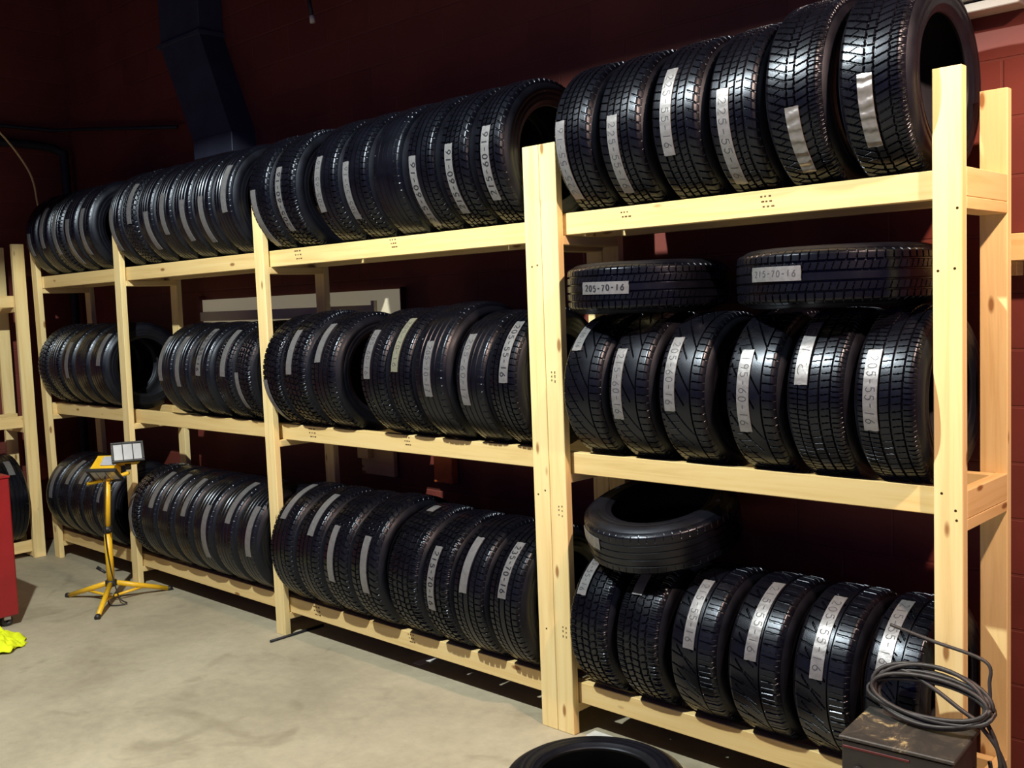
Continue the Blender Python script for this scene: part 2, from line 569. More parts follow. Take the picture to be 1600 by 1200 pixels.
def depth(style, x, th):
    """0..1 groove depth of the tread at lateral position x and angle th"""
    d = np.zeros_like(x + th)
    def line(dist, wd, k=1.0):          # dist in metres from the groove's centre
        nonlocal d
        d = np.maximum(d, k * (np.abs(dist) < wd / 2))
    def cuts(n, wd, lo, hi, slope=0.0, ph=0.0, k=1.0):
        nonlocal d
        a = (th * n / (2 * np.pi) + ph + slope * x) % 1.0
        a = np.minimum(a, 1 - a) * (2 * np.pi * R0 / n)
        d = np.maximum(d, k * ((a < wd / 2) & (x > lo) & (x < hi)))
    if style == 0:      # touring: four ribs, shoulder slots
        for g in (-.052, -.018, .018, .052): line(x - g, .0075)
        cuts(72, .004, .056, 1, 3); cuts(72, .004, -1, -.056, 3)
        cuts(90, .0022, -.048, -.022, 14, 0, .6); cuts(90, .0022, .022, .048, 14, .4, .6)
    elif style == 1:    # chunky winter blocks
        zz = .004 * (tri(th * 36 / np.pi) - .5)
        for g in (-.050, -.017, .017, .050): line(x - g - zz, .0085)
        cuts(62, .008, .052, 1, 2); cuts(62, .008, -1, -.052, 2, .5)
        cuts(62, .007, -.048, -.019, -8, .3); cuts(62, .007, .019, .048, -8, .1)
        cuts(62, .006, -.015, .015, 8, .7)
        cuts(186, .0022, .055, .09, 0, 0, .5); cuts(186, .0022, -.09, -.055, 0, 0, .5)
    elif style == 2:    # herringbone winter tread with straight centre rib
        zz = .003 * (tri(th * 34 / np.pi) - .5)
        for g in (-.013, .013): line(x - g - zz, .006)
        for g in (.056,): line(x - g + zz, .0045)
        cuts(74, .0055, .015, 1, -15); cuts(74, .0055, -1, -.015, 15, .5)
        cuts(148, .003, .056, 1, -5, .25, .7); cuts(74, .003, -.062, -.030, -18, .5, .7)
        cuts(74, .004, -.011, .011, 0, .2)
    elif style == 3:    # all season: curved slots, broken ribs
        for g in (-.046, -.016, .016): line(x - g, .007)
        line(x - .046, .0085)
        sl = 6
        a = (th * 60 / (2 * np.pi) + sl * x + 55 * np.clip(x, 0, 1) ** 2) % 1.0
        a = np.minimum(a, 1 - a) * (2 * np.pi * R0 / 60)
        d = np.maximum(d, ((a < .0035) & (x > .050)))
        cuts(60, .0045, -1, -.048, 5, .3)
        cuts(80, .0035, -.043, -.018, -9, .2, .8); cuts(80, .0035, -.013, .013, -9, .6, .8)
        cuts(80, .0035, .019, .042, -9, .1, .8)
    elif style == 4:    # worn, shallow ribs
        for g in (-.048, -.016, .016, .048): line(x - g, .006, .55)
        cuts(60, .003, .058, .088, 2, 0, .22); cuts(60, .003, -.088, -.058, 2, 0, .22)
    elif style == 5:    # asymmetric sport: long diagonal grooves
        cuts(11, .010, -.075, .022, 9.5); cuts(11, .008, -.060, .045, 9.5, .5)
        line(x - .046, .006)
        cuts(64, .004, .049, 1, 3); cuts(64, .0045, -1, -.070, -3)
        cuts(64, .0025, -.06, -.01, -3, .3, .5)
    elif style == 6:    # narrow sipes across, two wide grooves
        for g in (-.014, .022): line(x - g, .007)
        for g in (-.050, .058): line(x - g, .004)
        cuts(110, .0035, -1, -.016, 5, 0, .9); cuts(80, .0035, .026, .056, -6, .3); cuts(110, .0035, .058, 1, 2)
        cuts(80, .0025, -.01, .018, -6, .3, .6)
    elif style == 7:    # directional winter: v grooves left, wide slots right
        cuts(44, .006, .030, 1, 1.5)
        line(x - .028, .005, .8)
        cuts(40, .006, -1, -.030, 7); cuts(20, .009, -.060, .020, 13, .25)
        cuts(40, .0035, -.035, .010, 16, .1, .7)
        cuts(88, .0025, .034, .09, 1.5, .25, .4)
    return d


SIDE = [(.094, .3005), (.101, .291), (.1065, .279), (.1095, .262), (.1075, .260), (.1095, .257), (.1085, .243),
        (.1045, .229), (.1055, .2275), (.1035, .225), (.099, .216), (.0965, .211), (.0955, .206), (.091, .2025)]
LINER = [(-.091, .2025), (-.082, .204), (-.080, .214), (-.088, .235), (-.093, .262), (-.086, .286), (-.070, .303),
         (0, .309), (.070, .303), (.086, .286), (.093, .262), (.088, .235), (.080, .214), (.082, .204), (.091, .2025)]


def ring(prof, n, name, m, smooth=True):
    P = len(prof)
    t = np.arange(n) * 2 * np.pi / n
    pr = np.array(prof)
    X = np.repeat(pr[None, :, 0], n, 0)
    Y = -np.cos(t)[:, None] * pr[None, :, 1]; Z = np.sin(t)[:, None] * pr[None, :, 1]
    v = np.stack([X, Y, Z], -1).reshape(-1, 3)
    i, k = np.meshgrid(np.arange(n), np.arange(P - 1), indexing='ij')
    j = (i + 1) % n
    f = np.stack([i * P + k, i * P + k + 1, j * P + k + 1, j * P + k], -1).reshape(-1, 4)
    return quick(v, f, name, m, smooth)


side_mesh = [ring(SIDE, 144, 'sidewall', M['sidewall']),
             ring([(-x, r) for x, r in SIDE][::-1], 144, 'sidewall', M['sidewall'])]
liner_mesh = ring(LINER[::-1], 144, 'inner_liner', M['liner'])
tread_cache = {}


def tread_mesh(style, fine):
    key = (style, fine)
    if key in tread_cache: return tread_cache[key]
    n, p = (860, 82) if fine else (560, 50)
    th = np.arange(n) * 2 * np.pi / n
    x = np.linspace(-CROWN, CROWN, p)
    X, TH = np.meshgrid(x, th)
    rad = crown(X) - depth(style, X, TH) * .0075 * np.clip((CROWN - np.abs(X)) / .012, 0, 1)
    v = np.stack([X, -rad * np.cos(TH), rad * np.sin(TH)], -1).reshape(-1, 3)
    i, k = np.meshgrid(np.arange(n), np.arange(p - 1), indexing='ij')
    j = (i + 1) % n
    f = np.stack([i * p + k, i * p + k + 1, j * p + k + 1, j * p + k], -1).reshape(-1, 4)
    tread_cache[key] = quick(v, f, 'tread', M['tread'], False)
    return tread_cache[key]


# handwritten glyphs: strokes in a unit box 0..1 wide, 0..1.5 high
def arc(cx, cy, rx, ry, a0, a1, n=10):
    return [(cx + rx * math.cos(R(a0 + (a1 - a0) * i / n)), cy + ry * math.sin(R(a0 + (a1 - a0) * i / n))) for i in range(n + 1)]


GLYPH = {
    '0': [arc(.5, .75, .42, .72, 80, 440, 18)],
    '1': [[(.5, 1.48), (.46, .75), (.42, .02)]],
    '2': [arc(.48, 1.08, .38, .40, 160, -30, 9) + [(.08, .04), (.95, .08)]],
    '3': [arc(.45, 1.10, .36, .36, 150, -80, 9) + arc(.45, .42, .42, .40, 80, -150, 11)],
    '5': [[(.88, 1.46), (.22, 1.42), (.16, .86)] + arc(.46, .50, .42, .46, 110, -150, 12)],
    '6': [[(.78, 1.46), (.38, 1.0)] + arc(.48, .42, .40, .42, 160, 520, 16)],
    '7': [[(.08, 1.40), (.90, 1.46), (.55, .75), (.34, .0)]],
    '9': [arc(.5, 1.05, .38, .40, 0, 360, 14) + [(.84, .7), (.66, .0)]],
    '-': [[(.12, .74), (.85, .78)]],
}


def wrap(s, t, rad):
    """s: metres along the circumference from the tread's front point, t: lateral"""
    a = s / R0
    r = crown(np.array(t, float)) + rad
    return (t, float(-r * math.cos(a)), float(r * math.sin(a)))


def writing_mesh(text, s0, s1, lat, wd, direction, stroke, m, seed, place):
    r = random.Random(seed)
    mb = MB()
    L = (s1 - s0) * .86
    n = len(text)
    adv = L / n
    gw = adv * .66
    gh = min(wd * .66, gw * 1.9) / 1.5
    for i, ch in enumerate(text):
        jit = r.uniform(-.04, .04) * wd
        sl = r.uniform(-.06, .06)
        for st in GLYPH[ch]:
            pts = []
            for (gx, gy) in st:
                along = (i + .17) * adv + (gx + sl * (gy - .75)) * gw - L / 2
                across = (gy - .75) * gh + jit
                if direction == 'u': pts.append(((s0 + s1) / 2 + along, lat - across))
                elif direction == 'd': pts.append(((s0 + s1) / 2 - along, lat + across))
                else: pts.append(((s0 + s1) / 2 - along, lat + across))
            # ribbon with a constant pen width
            prev = None; vs = []
            for q, p in enumerate(pts):
                a = pts[max(q - 1, 0)]; c = pts[min(q + 1, len(pts) - 1)]
                dx, dy = c[0] - a[0], c[1] - a[1]
                l = math.hypot(dx, dy) or 1
                nx, ny = -dy / l * stroke / 2, dx / l * stroke / 2
                vs += [place(p[0] + nx, p[1] + ny, .0048), place(p[0] - nx, p[1] - ny, .0048)]
            fs = [(2 * q, 2 * q + 1, 2 * q + 3, 2 * q + 2) for q in range(len(pts) - 1)]
            mb.add(vs, fs)
    return mb.mesh('handwritten_size', m)


def tape_strip(root, a0, a1, lat, text, place, wd=.047, seed=1, material=None):
    """strip of duct tape across the tread from angle a0 to a1 (degrees), with its marker writing"""
    lo, hi = sorted((R(a0), R(a1)))
    s0, s1 = lo * R0, hi * R0
    ns = max(6, int((s1 - s0) / .008)); nw = 5
    r = random.Random(seed)
    sk = r.uniform(-.02, .02)
    top = []; bot = []
    for i in range(ns + 1):
        for j in range(nw + 1):
            s = s0 + (s1 - s0) * i / ns
            t = lat + (j / nw - .5) * wd + sk * (s - (s0 + s1) / 2)
            if i in (0, ns): s += r.uniform(-.0015, .0015)
            top.append(place(s, t, .0042 + r.uniform(0, .0003)))
            bot.append(place(s, t, .0010))
    P = nw + 1
    fs = []
    K = len(top)
    for i in range(ns):
        for j in range(nw):
            a = i * P + j
            fs.append((a, a + 1, a + P + 1, a + P))
            fs.append((K + a, K + a + P, K + a + P + 1, K + a + 1))
    for i in range(ns):
        for j in (0, nw):
            a = i * P + j
            fs.append((a, a + P, K + a + P, K + a))
    for j in range(nw):
        for i in (0, ns):
            a = i * P + j
            fs.append((a, a + 1, K + a + 1, K + a))
    kind = text[:1]
    m = material or (M['tape_wrinkled'] if kind == 'w' else M['tape'])
    tp = MB().add(top + bot, fs).build('tape_label', m, root, False)
    tp['label'] = 'silver duct tape label'
    if kind and kind in 'uUdDhH':
        bold = kind.isupper()
        me = writing_mesh(text[1:], s0, s1, lat, wd, kind.lower(), .0058 if bold else .0030,
                          M['ink'] if bold else M['ink_faint'], seed, place)
        link('handwritten_size', me, tp)['label'] = 'black marker size writing'
    return tp


proto = {}


def copy_tire(key):
    root = empty('tire', (0, 0, 0))
    for ch in proto[key]:
        c = ch.copy()
        COL.objects.link(c)
        c.parent = root
    return root


def make_tire(style, fine, loc, sx, sr):
    key = (style, fine)
    if key not in proto:
        root = empty('tire', (0, 0, 0))
        proto[key] = [link('tread', tread_mesh(style, fine), root),
                      link('sidewall', side_mesh[0], root), link('sidewall', side_mesh[1], root),
                      link('inner_liner', liner_mesh, root)]
    else:
        root = copy_tire(key)
    root.location = loc
    root.scale = (sx, sr, sr)
    return root


# centre x, width, radius, tread style, (tape angles, lateral, text)
TIRES = {
    '1T': [(-4.975, .205, .320, 4, (3, -27, -.005, '')), (-4.752, .210, .320, 4, (35, -19, 0, '')),
           (-4.528, .207, .320, 0, (23, -30, -.006, '')), (-4.302, .215, .320, 4, (12, -48, -.007, '')),
           (-4.071, .213, .320, 4, (22, -36, -.013, ''))],
    '2T': [(-3.606, .175, .325, 4, (13, -37, -.020, '')), (-3.404, .190, .325, 3, (39, -8, .025, '')),
           (-3.186, .205, .325, 4, (2, -42, .030, '')), (-2.959, .215, .325, 4, (18, -26, .005, '')),
           (-2.733, .215, .325, 4, (7, -37, .020, '')), (-2.508, .215, .325, 4, (7, -42, .007, '')),
           (-2.284, .205, .325, 4, (35, -13, .030, ''))],
    '3T': [(-1.922, .205, .325, 3, (3, -57, -.030, '')), (-1.691, .225, .325, 1, (20, -41, -.025, 'U205-60-16')),
           (-1.337, .225, .325, 0, (22, -27, -.036, 'u205-65-16')), (-1.098, .228, .325, 0, (12, -38, -.046, 'u205-55-16')),
           (-.856, .232, .325, 4, None), (-.622, .209, .325, 0, (6, -55, -.034, 'U215-60-16')),
           (-.405, .205, .325, 3, (10, -46, -.017, 'U215-60-16')), (-.196, .192, .325, 3, (18, -38, -.004, 'U215-60-16'))],
    '4T': [(.245, .211, .310, 3, (11, -49, -.044, 'u225-55-16')), (.475, .225, .310, 3, (8, -49, -.022, 'd225-55-16')),
           (.722, .232, .310, 3, (34, -25, -.027, 'd225-55-16')), (.957, .219, .310, 3, (11, -54, -.029, 'd225-55-16')),
           (1.189, .230, .327, 2, (-11, -52, .003, 'w')), (1.452, .244, .330, 2, (-1, -41, -.013, 'w'))],
    '1M': [(-4.995, .175, .310, 1, None), (-4.790, .215, .310, 0, None), (-4.561, .215, .310, 4, (35, -14, .015, '')),
           (-4.326, .225, .310, 4, None), (-4.080, .240, .310, 4, (49, 4, .045, ''))],
    '2M': [(-3.134, .195, .302, 4, (47, -10, -.045, '')), (-2.940, .178, .302, 4, (46, -16, -.023, '')),
           (-2.717, .235, .302, 4, (59, -2, .006, 'D205-55-16')), (-2.451, .190, .302, 0, (56, -2, .015, '')),
           (-2.247, .177, .302, 1, (3, -39, -.045, ''))],
    '3M': [(-1.934, .176, .318, 1, (-6, -58, -.055, '')), (-1.716, .235, .325, 1, (43, -1, -.016, '')),
           (-1.465, .225, .318, 0, (54, 12, -.030, '')), (-1.055, .210, .322, 0, (43, -2, -.025, 'd205-60-16')),
           (-.850, .178, .325, 0, (55, 4, -.019, 'd205-70-16')), (-.632, .235, .332, 4, (28, -16, -.001, 'd205-70-17')),
           (-.389, .210, .310, 4, (42, -19, -.028, 'd205-60-17')), (-.188, .178, .315, 0, (53, 0, .020, 'D205-55-16'))],
    '4M': [(.245, .220, .300, 5, (64, 32, -.045, 'd205-60-16')), (.475, .215, .302, 5, (33, -20, -.042, 'd215-60-16')),
           (.712, .228, .299, 5, (44, -11, -.040, 'd205-60-16')), (.999, .224, .300, 5, (33, -23, -.020, 'd195-60-16')),
           (1.236, .230, .300, 6, (57, 10, -.043, 'u215')), (1.474, .229, .302, 6, (33, -17, -.040, 'd205-55-16'))],
    '1L': [(-4.970, .200, .312, 4, (47, 1, .020, '')), (-4.755, .205, .312, 4, (64, 24, .045, '')),
           (-4.540, .205, .312, 4, (55, 28, .040, '')), (-4.325, .205, .312, 4, (43, 27, -.060, '')),
           (-4.110, .205, .312, 4, (30, 10, -.055, ''))],
    '2L': [(-3.617, .160, .320, 1, (29, -24, -.035, '')), (-3.421, .212, .320, 4, (68, 17, .035, '')),
           (-3.201, .212, .320, 4, (69, 17, .011, '')), (-2.979, .212, .320, 4, (66, 16, .011, '')),
           (-2.746, .230, .320, 4, (34, -25, .040, '')), (-2.496, .230, .320, 4, (75, 19, .040, '')),
           (-2.258, .214, .320, 4, (43, -10, .040, ''))],
    '3L': [(-1.886, .226, .335, 0, (80, 32, -.017, '')), (-1.643, .226, .335, 0, (69, 22, .026, '')),
           (-1.402, .226, .335, 3, (36, -14, -.018, '')), (-1.158, .235, .340, 3, (31, -17, .017, '')),
           (-.880, .242, .328, 1, (82, 71, -.014, '')), (-.648, .195, .325, 1, (38, -15, -.016, 'D215-70-16')),
           (-.432, .216, .325, 0, (53, 6, -.014, '')), (-.206, .210, .325, 0, (55, 9, .002, 'D235-70-16'))],
    '4L': [(.241, .224, .305, 1, (67, 28, -.045, 'd205-55-16')), (.480, .230, .300, 1, (62, 38, -.027, '')),
           (.735, .230, .297, 7, (63, 9, -.010, 'd215-55-16')), (.988, .240, .297, 7, (74, 11, -.002, 'd215-55-16')),
           (1.243, .235, .297, 7, (71, 9, -.010, 'd205-55-16')), (1.484, .210, .300, 7, (78, 22, -.029, 'd215-55-16'))],
}
GAP = .133
YC = .219
LOOK = {0: 'ribbed', 1: 'chunky-treaded', 2: 'herringbone-treaded', 3: 'all-season', 4: 'smooth-ribbed', 5: 'diagonal-grooved',
        6: 'finely siped', 7: 'slotted winter'}
ORD = ['first', 'second', 'third', 'fourth', 'fifth', 'sixth', 'seventh', 'eighth']
BAY = {'1': 'leftmost bay', '2': 'second bay from left', '3': 'bay left of double post', '4': 'right-hand rack'}
LEV = {'T': 'top', 'M': 'middle', 'L': 'bottom'}
k_seed = 0
for key, row in TIRES.items():
    bay, lev = key
    zt = (Z2 if bay == '4' else Z1)[lev]
    for i, (x, wd, rad, style, tp) in enumerate(row):
        k_seed += 1
        sb_ = .030 if lev == 'M' and bay != '4' else 0      # the middle front rail sits deeper there
        gap, yc = GAP - sb_ / 2, YC + sb_ / 2
        zc = zt + math.sqrt(rad * rad - gap * gap) + .001
        root = make_tire(style, bay in '34', (x, yc, zc), wd / W0, rad / R0)
        root.rotation_euler = (0, 0, 0)
        word = 'marked ' + tp[3][1:] if tp and tp[3][:1] in tuple('uUdD') else ('with wrinkled tape' if tp and tp[3] == 'w' else ('with grey tape' if tp else 'without front tape'))
        tag(root, '%s tire %s, %s from left on %s shelf, %s' % (LOOK[style], word, ORD[i], LEV[lev], BAY[bay]),
            'tire', 'used tires stored upright on the racks')
        # rotate the tread pattern so that neighbours do not line up
        if tp:
            sx, sr = wd / W0, rad / R0
            # the root is scaled, so the tape is drawn in canonical tire space
            tape_strip(root, tp[0], tp[1], max(-.058, min(.058, tp[2] / sx)), tp[3], lambda s, t, h: wrap(s, t, h),
                       .047 / sx, k_seed, M['tape_yellowed'] if key == '3M' and i == 4 else None)

# tires lying on their sides
def flat_tire(loc, wd, rad, style, label, tape=None, tilt=(0, 0, 0), group=None):
    root = make_tire(style, True, loc, wd / W0, rad / R0)
    # local X (the axle) becomes vertical; local -Y (tread front) keeps facing the room
    mt_ = Matrix.Rotation(tilt[0], 4, 'X') @ Matrix.Rotation(tilt[1], 4, 'Y') @ Matrix.Rotation(R(-90), 4, 'Y')
    root.rotation_euler = mt_.to_euler()
    tag(root, label, 'tire', group)
    if tape:
        tape_strip(root, tape[0], tape[1], tape[2], tape[3], lambda s, t, h: wrap(s, t, h), .052, 99 + int(rad * 1e4))
    return root


flat_tire((.372, .215, 1.8715), .200, .322, 0, 'tire marked 205-70-16 lying flat on middle shelf, next to the double post', (13, -24, .0, 'H205-70-16'))
flat_tire((1.185, .22, 1.8755), .205, .345, 0, 'tire marked 215-70-16 lying flat on middle shelf, next to the right post', (26, -7, .015, 'h215-70-16'))
flat_tire((.43, .20, .922), .200, .315, 4, 'worn tire lying tilted on top of the bottom shelf tires, right-hand rack', (46, 16, .03, 'w'), (R(14), 0, 0))
flat_tire((.631, -.519, .105), .205, .318, 4, 'loose tire lying on the concrete floor at the bottom edge of the photo')

# the tire on the left rack: axle along y
tl = make_tire(4, False, (LX - .219, -.26, .135 + math.sqrt(.35 ** 2 - GAP ** 2)), .215 / W0, .35 / R0)
tl.rotation_euler = (0, 0, R(90))
tag(tl, 'tire on the bottom shelf of the left wall rack, behind the red cabinet', 'tire', None)
tape_strip(tl, 62, 38, .0, '', lambda s, t, h: wrap(s, t, h), .047, 5)

# ------------------------------------------------------------------ tripod work light
wl = empty('work_light', (-3.57, -.295, 0))
tag(wl, 'yellow twin-head halogen work light on a tripod stand, on the concrete floor', 'work light')
HZ = .12
MB().tube([(0, 0, HZ - .02), (0, 0, .47)], .024, 16).build('lower_pole', M['yellow'], wl, True)
MB().tube([(0, 0, .45), (.022, .012, .80)], .019, 16).build('upper_pole', M['yellow'], wl, True)
cl = MB().tube([(0, 0, .455), (0, 0, .495)], .031, 16).build('pole_clamp', M['black'], wl, True)
MB().tube([(.03, 0, .475), (.06, -.01, .475)], [.006, .010], 10).build('knob', M['black'], cl, True)
hub = MB().tube([(0, 0, HZ - .015), (0, 0, HZ + .02)], .036, 16).build('hub', M['black'], wl, True)
MB().tube([(-.03, -.02, HZ + .07), (-.085, -.045, HZ + .10)], [.008, .012], 10).build('knob', M['black'], hub, True)
for fx, fy in ((-.346, -.134), (.059 + .0, .367), (.30, -.232)):
    d = Vector((fx, fy, 0)).normalized()
    e = Vector((fx, fy, .012))
    lg = MB().tube([d * .03 + Vector((0, 0, HZ)), e], [.017, .015], 12).build('leg', M['yellow'], wl, True)
    MB().tube([e * .97 + Vector((0, 0, .002)), e + d * .018 - Vector((0, 0, .001))], .0175, 12).build('rubber_foot', M['black'], lg, True)
    mid_ = (d * .03 + Vector((0, 0, HZ))) * .45 + e * .55
    MB().tube([Vector((0, 0, .035)) + d * .015, mid_], .009, 10).build('brace', M['yellow'], lg, True)
bar = MB().tube([(-.075, -.075, .775), (.022, .012, .80), (.125, .108, .838)], .012, 12).build('crossbar', M['yellow'], wl, True)


def head(pos, rz, tilt, with_label):
    h = MB()
    mt_ = Matrix.Translation(pos) @ Matrix.Rotation(rz, 4, 'Z') @ Matrix.Rotation(tilt, 4, 'X') @ Matrix.Scale(.84, 4)
    # tapered yellow housing: wide at the glass (local -Y), narrow behind
    a, c = .095, .072
    q = [(-a, -.05, -.07), (a, -.05, -.07), (a, -.05, .07), (-a, -.05, .07), (-c, .085, -.042), (c, .085, -.042), (c, .085, .042), (-c, .085, .042)]
    h.add([mt_ @ Vector(p) for p in q], [(0, 1, 2, 3), (4, 7, 6, 5), (0, 4, 5, 1), (1, 5, 6, 2), (2, 6, 7, 3), (3, 7, 4, 0)])
    hd = h.build('lamp_head', M['yellow'], wl)
    f = MB()
    for a0, b0 in (((-.118, -.075, -.083), (.118, -.048, -.066)), ((-.118, -.075, .066), (.118, -.048, .083)),
                   ((-.118, -.075, -.066), (-.100, -.048, .066)), ((.100, -.075, -.066), (.118, -.048, .066))):
        f.box(a0, b0, mt_, .003)
    for k in (-1, 1):
        f.tube([mt_ @ Vector((k * .036, -.082, -.075)), mt_ @ Vector((k * .036, -.082, .075))], .0022, 6)
    f.build('guard_frame', M['black'], hd)
    MB().box((-.1, -.066, -.066), (.1, -.055, .066), mt_, .001).build('reflector_glass', M['chrome'], hd)
    MB().box((-.022, .04, -.088), (.022, .075, -.05), mt_, .004).build('bracket', M['black'], hd)
    if with_label:
        MB().box((-.02, -.03, .062), (.10, .06, .066), mt_ @ Matrix.Rotation(R(-13), 4, 'X'), .0005).build('printed_label', M['greylabel'], hd)
    return hd


head(Vector((.03, .01, .875)), R(40), R(52), True)
head(Vector((.085, .125, .945)), R(68), R(-32), False)
pw = MB()
pts = [(.02, .01, .86), (.05, -.02, .78), (.03, -.03, .5), (.045, -.02, .25), (.10, .0, .05), (.16, .02, .012), (.10, -.06, .010), (.02, -.03, .06), (.03, 0, .12)]
def smooth_pts(p, n=8):
    p = [Vector(q) for q in p]; out = []
    for i in range(len(p) - 1):
        a = p[max(i - 1, 0)]; b0 = p[i]; c = p[i + 1]; d = p[min(i + 2, len(p) - 1)]
        for k in range(n):
            t = k / n
            out.append(.5 * ((2 * b0) + (c - a) * t + (2 * a - 5 * b0 + 4 * c - d) * t * t + (3 * b0 - a - 3 * c + d) * t ** 3))
    out.append(p[-1])
    return out
pw.tube(smooth_pts(pts), .0045, 8).build('power_cord', M['black'], wl, True)

# ------------------------------------------------------------------ red cabinet and yellow cloth
rc = empty('tool_cabinet', (-3.545, -.88, 0))
tag(rc, 'red steel tool cabinet on casters at the left edge of the photo', 'cabinet')
MB().box((-.62, -.46, .065), (0, 0, .90), bev=.008).build('body', M['red'], rc)
MB().box((-.64, -.47, .90), (.004, .004, .915), bev=.004).build('top_panel', M['red'], rc)
for k, (a, b0) in enumerate(((.11, .30), (.31, .50), (.51, .68), (.69, .87))):
    dr = MB().box((-.60, -.472, a), (-.02, -.46, b0), bev=.003).build('drawer', M['red'], rc)
    MB().box((-.52, -.495, b0 - .035), (-.10, -.472, b0 - .018), bev=.003).build('drawer_handle', M['steel'], dr)
for cx, cy in ((-.05, -.06), (-.57, -.06), (-.05, -.40), (-.57, -.40)):
    c_ = MB().lathe([(-.016, .01), (-.016, .030), (-.012, .034), (.012, .034), (.016, .030), (.016, .01)], 20, Matrix.Translation((cx, cy, .034)), True)
    c_.build('caster', M['black'], rc, True)
    MB().box((cx - .024, cy - .02, .04), (cx + .024, cy + .02, .066), bev=.003).build('caster_fork', M['steel'], rc)

# crumpled high visibility cloth
n = 40
vs = []; fs = []
rr_ = random.Random(3)
ph = [rr_.uniform(0, 6) for _ in range(8)]
for i in range(n + 1):
    for j in range(n + 1):
        u_, v_ = i / n * 2 - 1, j / n * 2 - 1
        edge = 1 + .12 * math.sin(5 * math.atan2(v_, u_) + ph[0]) + .08 * math.sin(9 * math.atan2(v_, u_) + ph[1])
        x, y = u_ * .22 * edge, v_ * .17 * edge
        h = .075 * (1 - min(1, u_ * u_ + v_ * v_)) ** .5
        h += .022 * abs(math.sin(9 * u_ + 3 * v_ + ph[2])) + .016 * abs(math.sin(11 * v_ - 5 * u_ + ph[3])) + .008 * math.sin(23 * u_ + 17 * v_ + ph[4])
        h *= max(.12, 1 - .5 * (u_ * u_ + v_ * v_))
        vs.append((x, y, max(.002, h + .004)))
for i in range(n):
    for j in range(n):
        a = i * (n + 1) + j
        fs.append((a, a + n + 1, a + n + 2, a + 1))
cl_ = MB().add(vs, fs).build('safety_vest', M['hiviz'], None, True)
cl_.location = (-3.27, -1.19, 0)
cl_.rotation_euler = (0, 0, R(20))
sm = cl_.modifiers.new('thickness', 'SOLIDIFY'); sm.thickness = .004; sm.offset = 1
tag(cl_, 'crumpled fluorescent yellow cloth on the floor below the red cabinet', 'cloth')

# ------------------------------------------------------------------ battery charger with coiled cable
bc = empty('battery_charger', (1.61, -.225, 0), R(5))
tag(bc, 'black box charger with a dusty worn top, in front of the right rack', 'charger')
MB().box((-.16, -.125, .03), (.16, .125, .49), bev=.006).build('body', M['charger'], bc)
MB().box((-.166, -.132, .49), (.166, .132, .502), bev=.003).build('top_panel', M['dusty'], bc)
MB().box((-.155, -.128, .466), (.04, -.124, .473), bev=.001).build('trim_stripe', M['darkred'], bc)
for kx, kz in ((-.11, .40), (-.02, .405), (.06, .40)):
    kn = MB().lathe([(0, .001), (0, .017), (.012, .015), (.012, .001)], 16, Matrix.Translation((kx, -.125, kz)) @ Matrix.Rotation(R(-90), 4, 'Z'))
    kn.build('knob', M['greylabel'] if kx == -.02 else M['black'], bc)
MB().box((-.13, -.128, .33), (-.03, -.124, .365), bev=.001).build('meter_window', M['greylabel'], bc)
MB().box((.02, -.128, .33), (.13, -.124, .35), bev=.001).build('printed_strip', M['greylabel'], bc)
for cx, cy in ((-.12, -.09), (.12, -.09), (-.12, .09), (.12, .09)):
    MB().tube([(cx, cy, 0), (cx, cy, .032)], .018, 12).build('rubber_foot', M['black'], bc, True)
MB().box((.158, -.09, .22), (.163, .09, .40), bev=.001).build('vent_plate', M['black'], bc)

cb = MB()
pts = []
cx = 1.640
r_ = random.Random(11)
loops = 8


def leaning(a, rx, ry, lift):
    """the coil is a flat oval that leans back against the tires"""
    e = ry * math.sin(a)
    return (cx + rx * math.cos(a), -.140 + .38 * e - lift * .3, .590 + .92 * e + lift)


for i in range(loops * 36 + 1):
    a = i / 36 * 2 * math.pi
    k = i / 36
    rx = .172 + .010 * math.sin(a * .37 + 1) + .006 * math.sin(a * 1.13)
    ry = .071 + .016 * math.sin(a * .29 + .5)
    x, y, z = leaning(a, rx, ry, .012 * math.sin(a * .53))
    pts.append((x, min(-.100, y - .012 * (k % 3) / 1.5), max(.5100, z)))
cb.tube(pts, .0066, 8)
# slack strand that lifts over the coil, a crossing strand and the tail that drops behind the box
cb.tube(smooth_pts([(cx + .17, -.13, .58), (cx + .165, -.12, .66), (cx + .15, -.11, .725), (cx + .0, -.115, .757), (cx - .13, -.12, .785)]), .0055, 8)
cb.tube(smooth_pts([(cx - .165, -.135, .60), (cx - .10, -.125, .650), (cx + .0, -.14, .625), (cx + .10, -.15, .575), (cx + .165, -.15, .545)]), .0066, 8)
cb.tube(smooth_pts([(cx + .16, -.14, .56), (cx + .19, -.15, .51), (cx + .205, -.15, .44), (cx + .19, -.14, .38), (cx + .195, -.14, .30), (cx + .19, -.13, .2)]), .0066, 8)
cb.tube(smooth_pts([(cx + .15, -.16, .55), (cx + .195, -.15, .49), (cx + .215, -.14, .42), (cx + .18, -.12, .37), (cx + .165, -.12, .43)]), .0066, 8)
co = cb.build('power_cable', M['cable'], None, True)
tag(co, 'coiled grey-black cable lying on top of the charger box', 'cable')

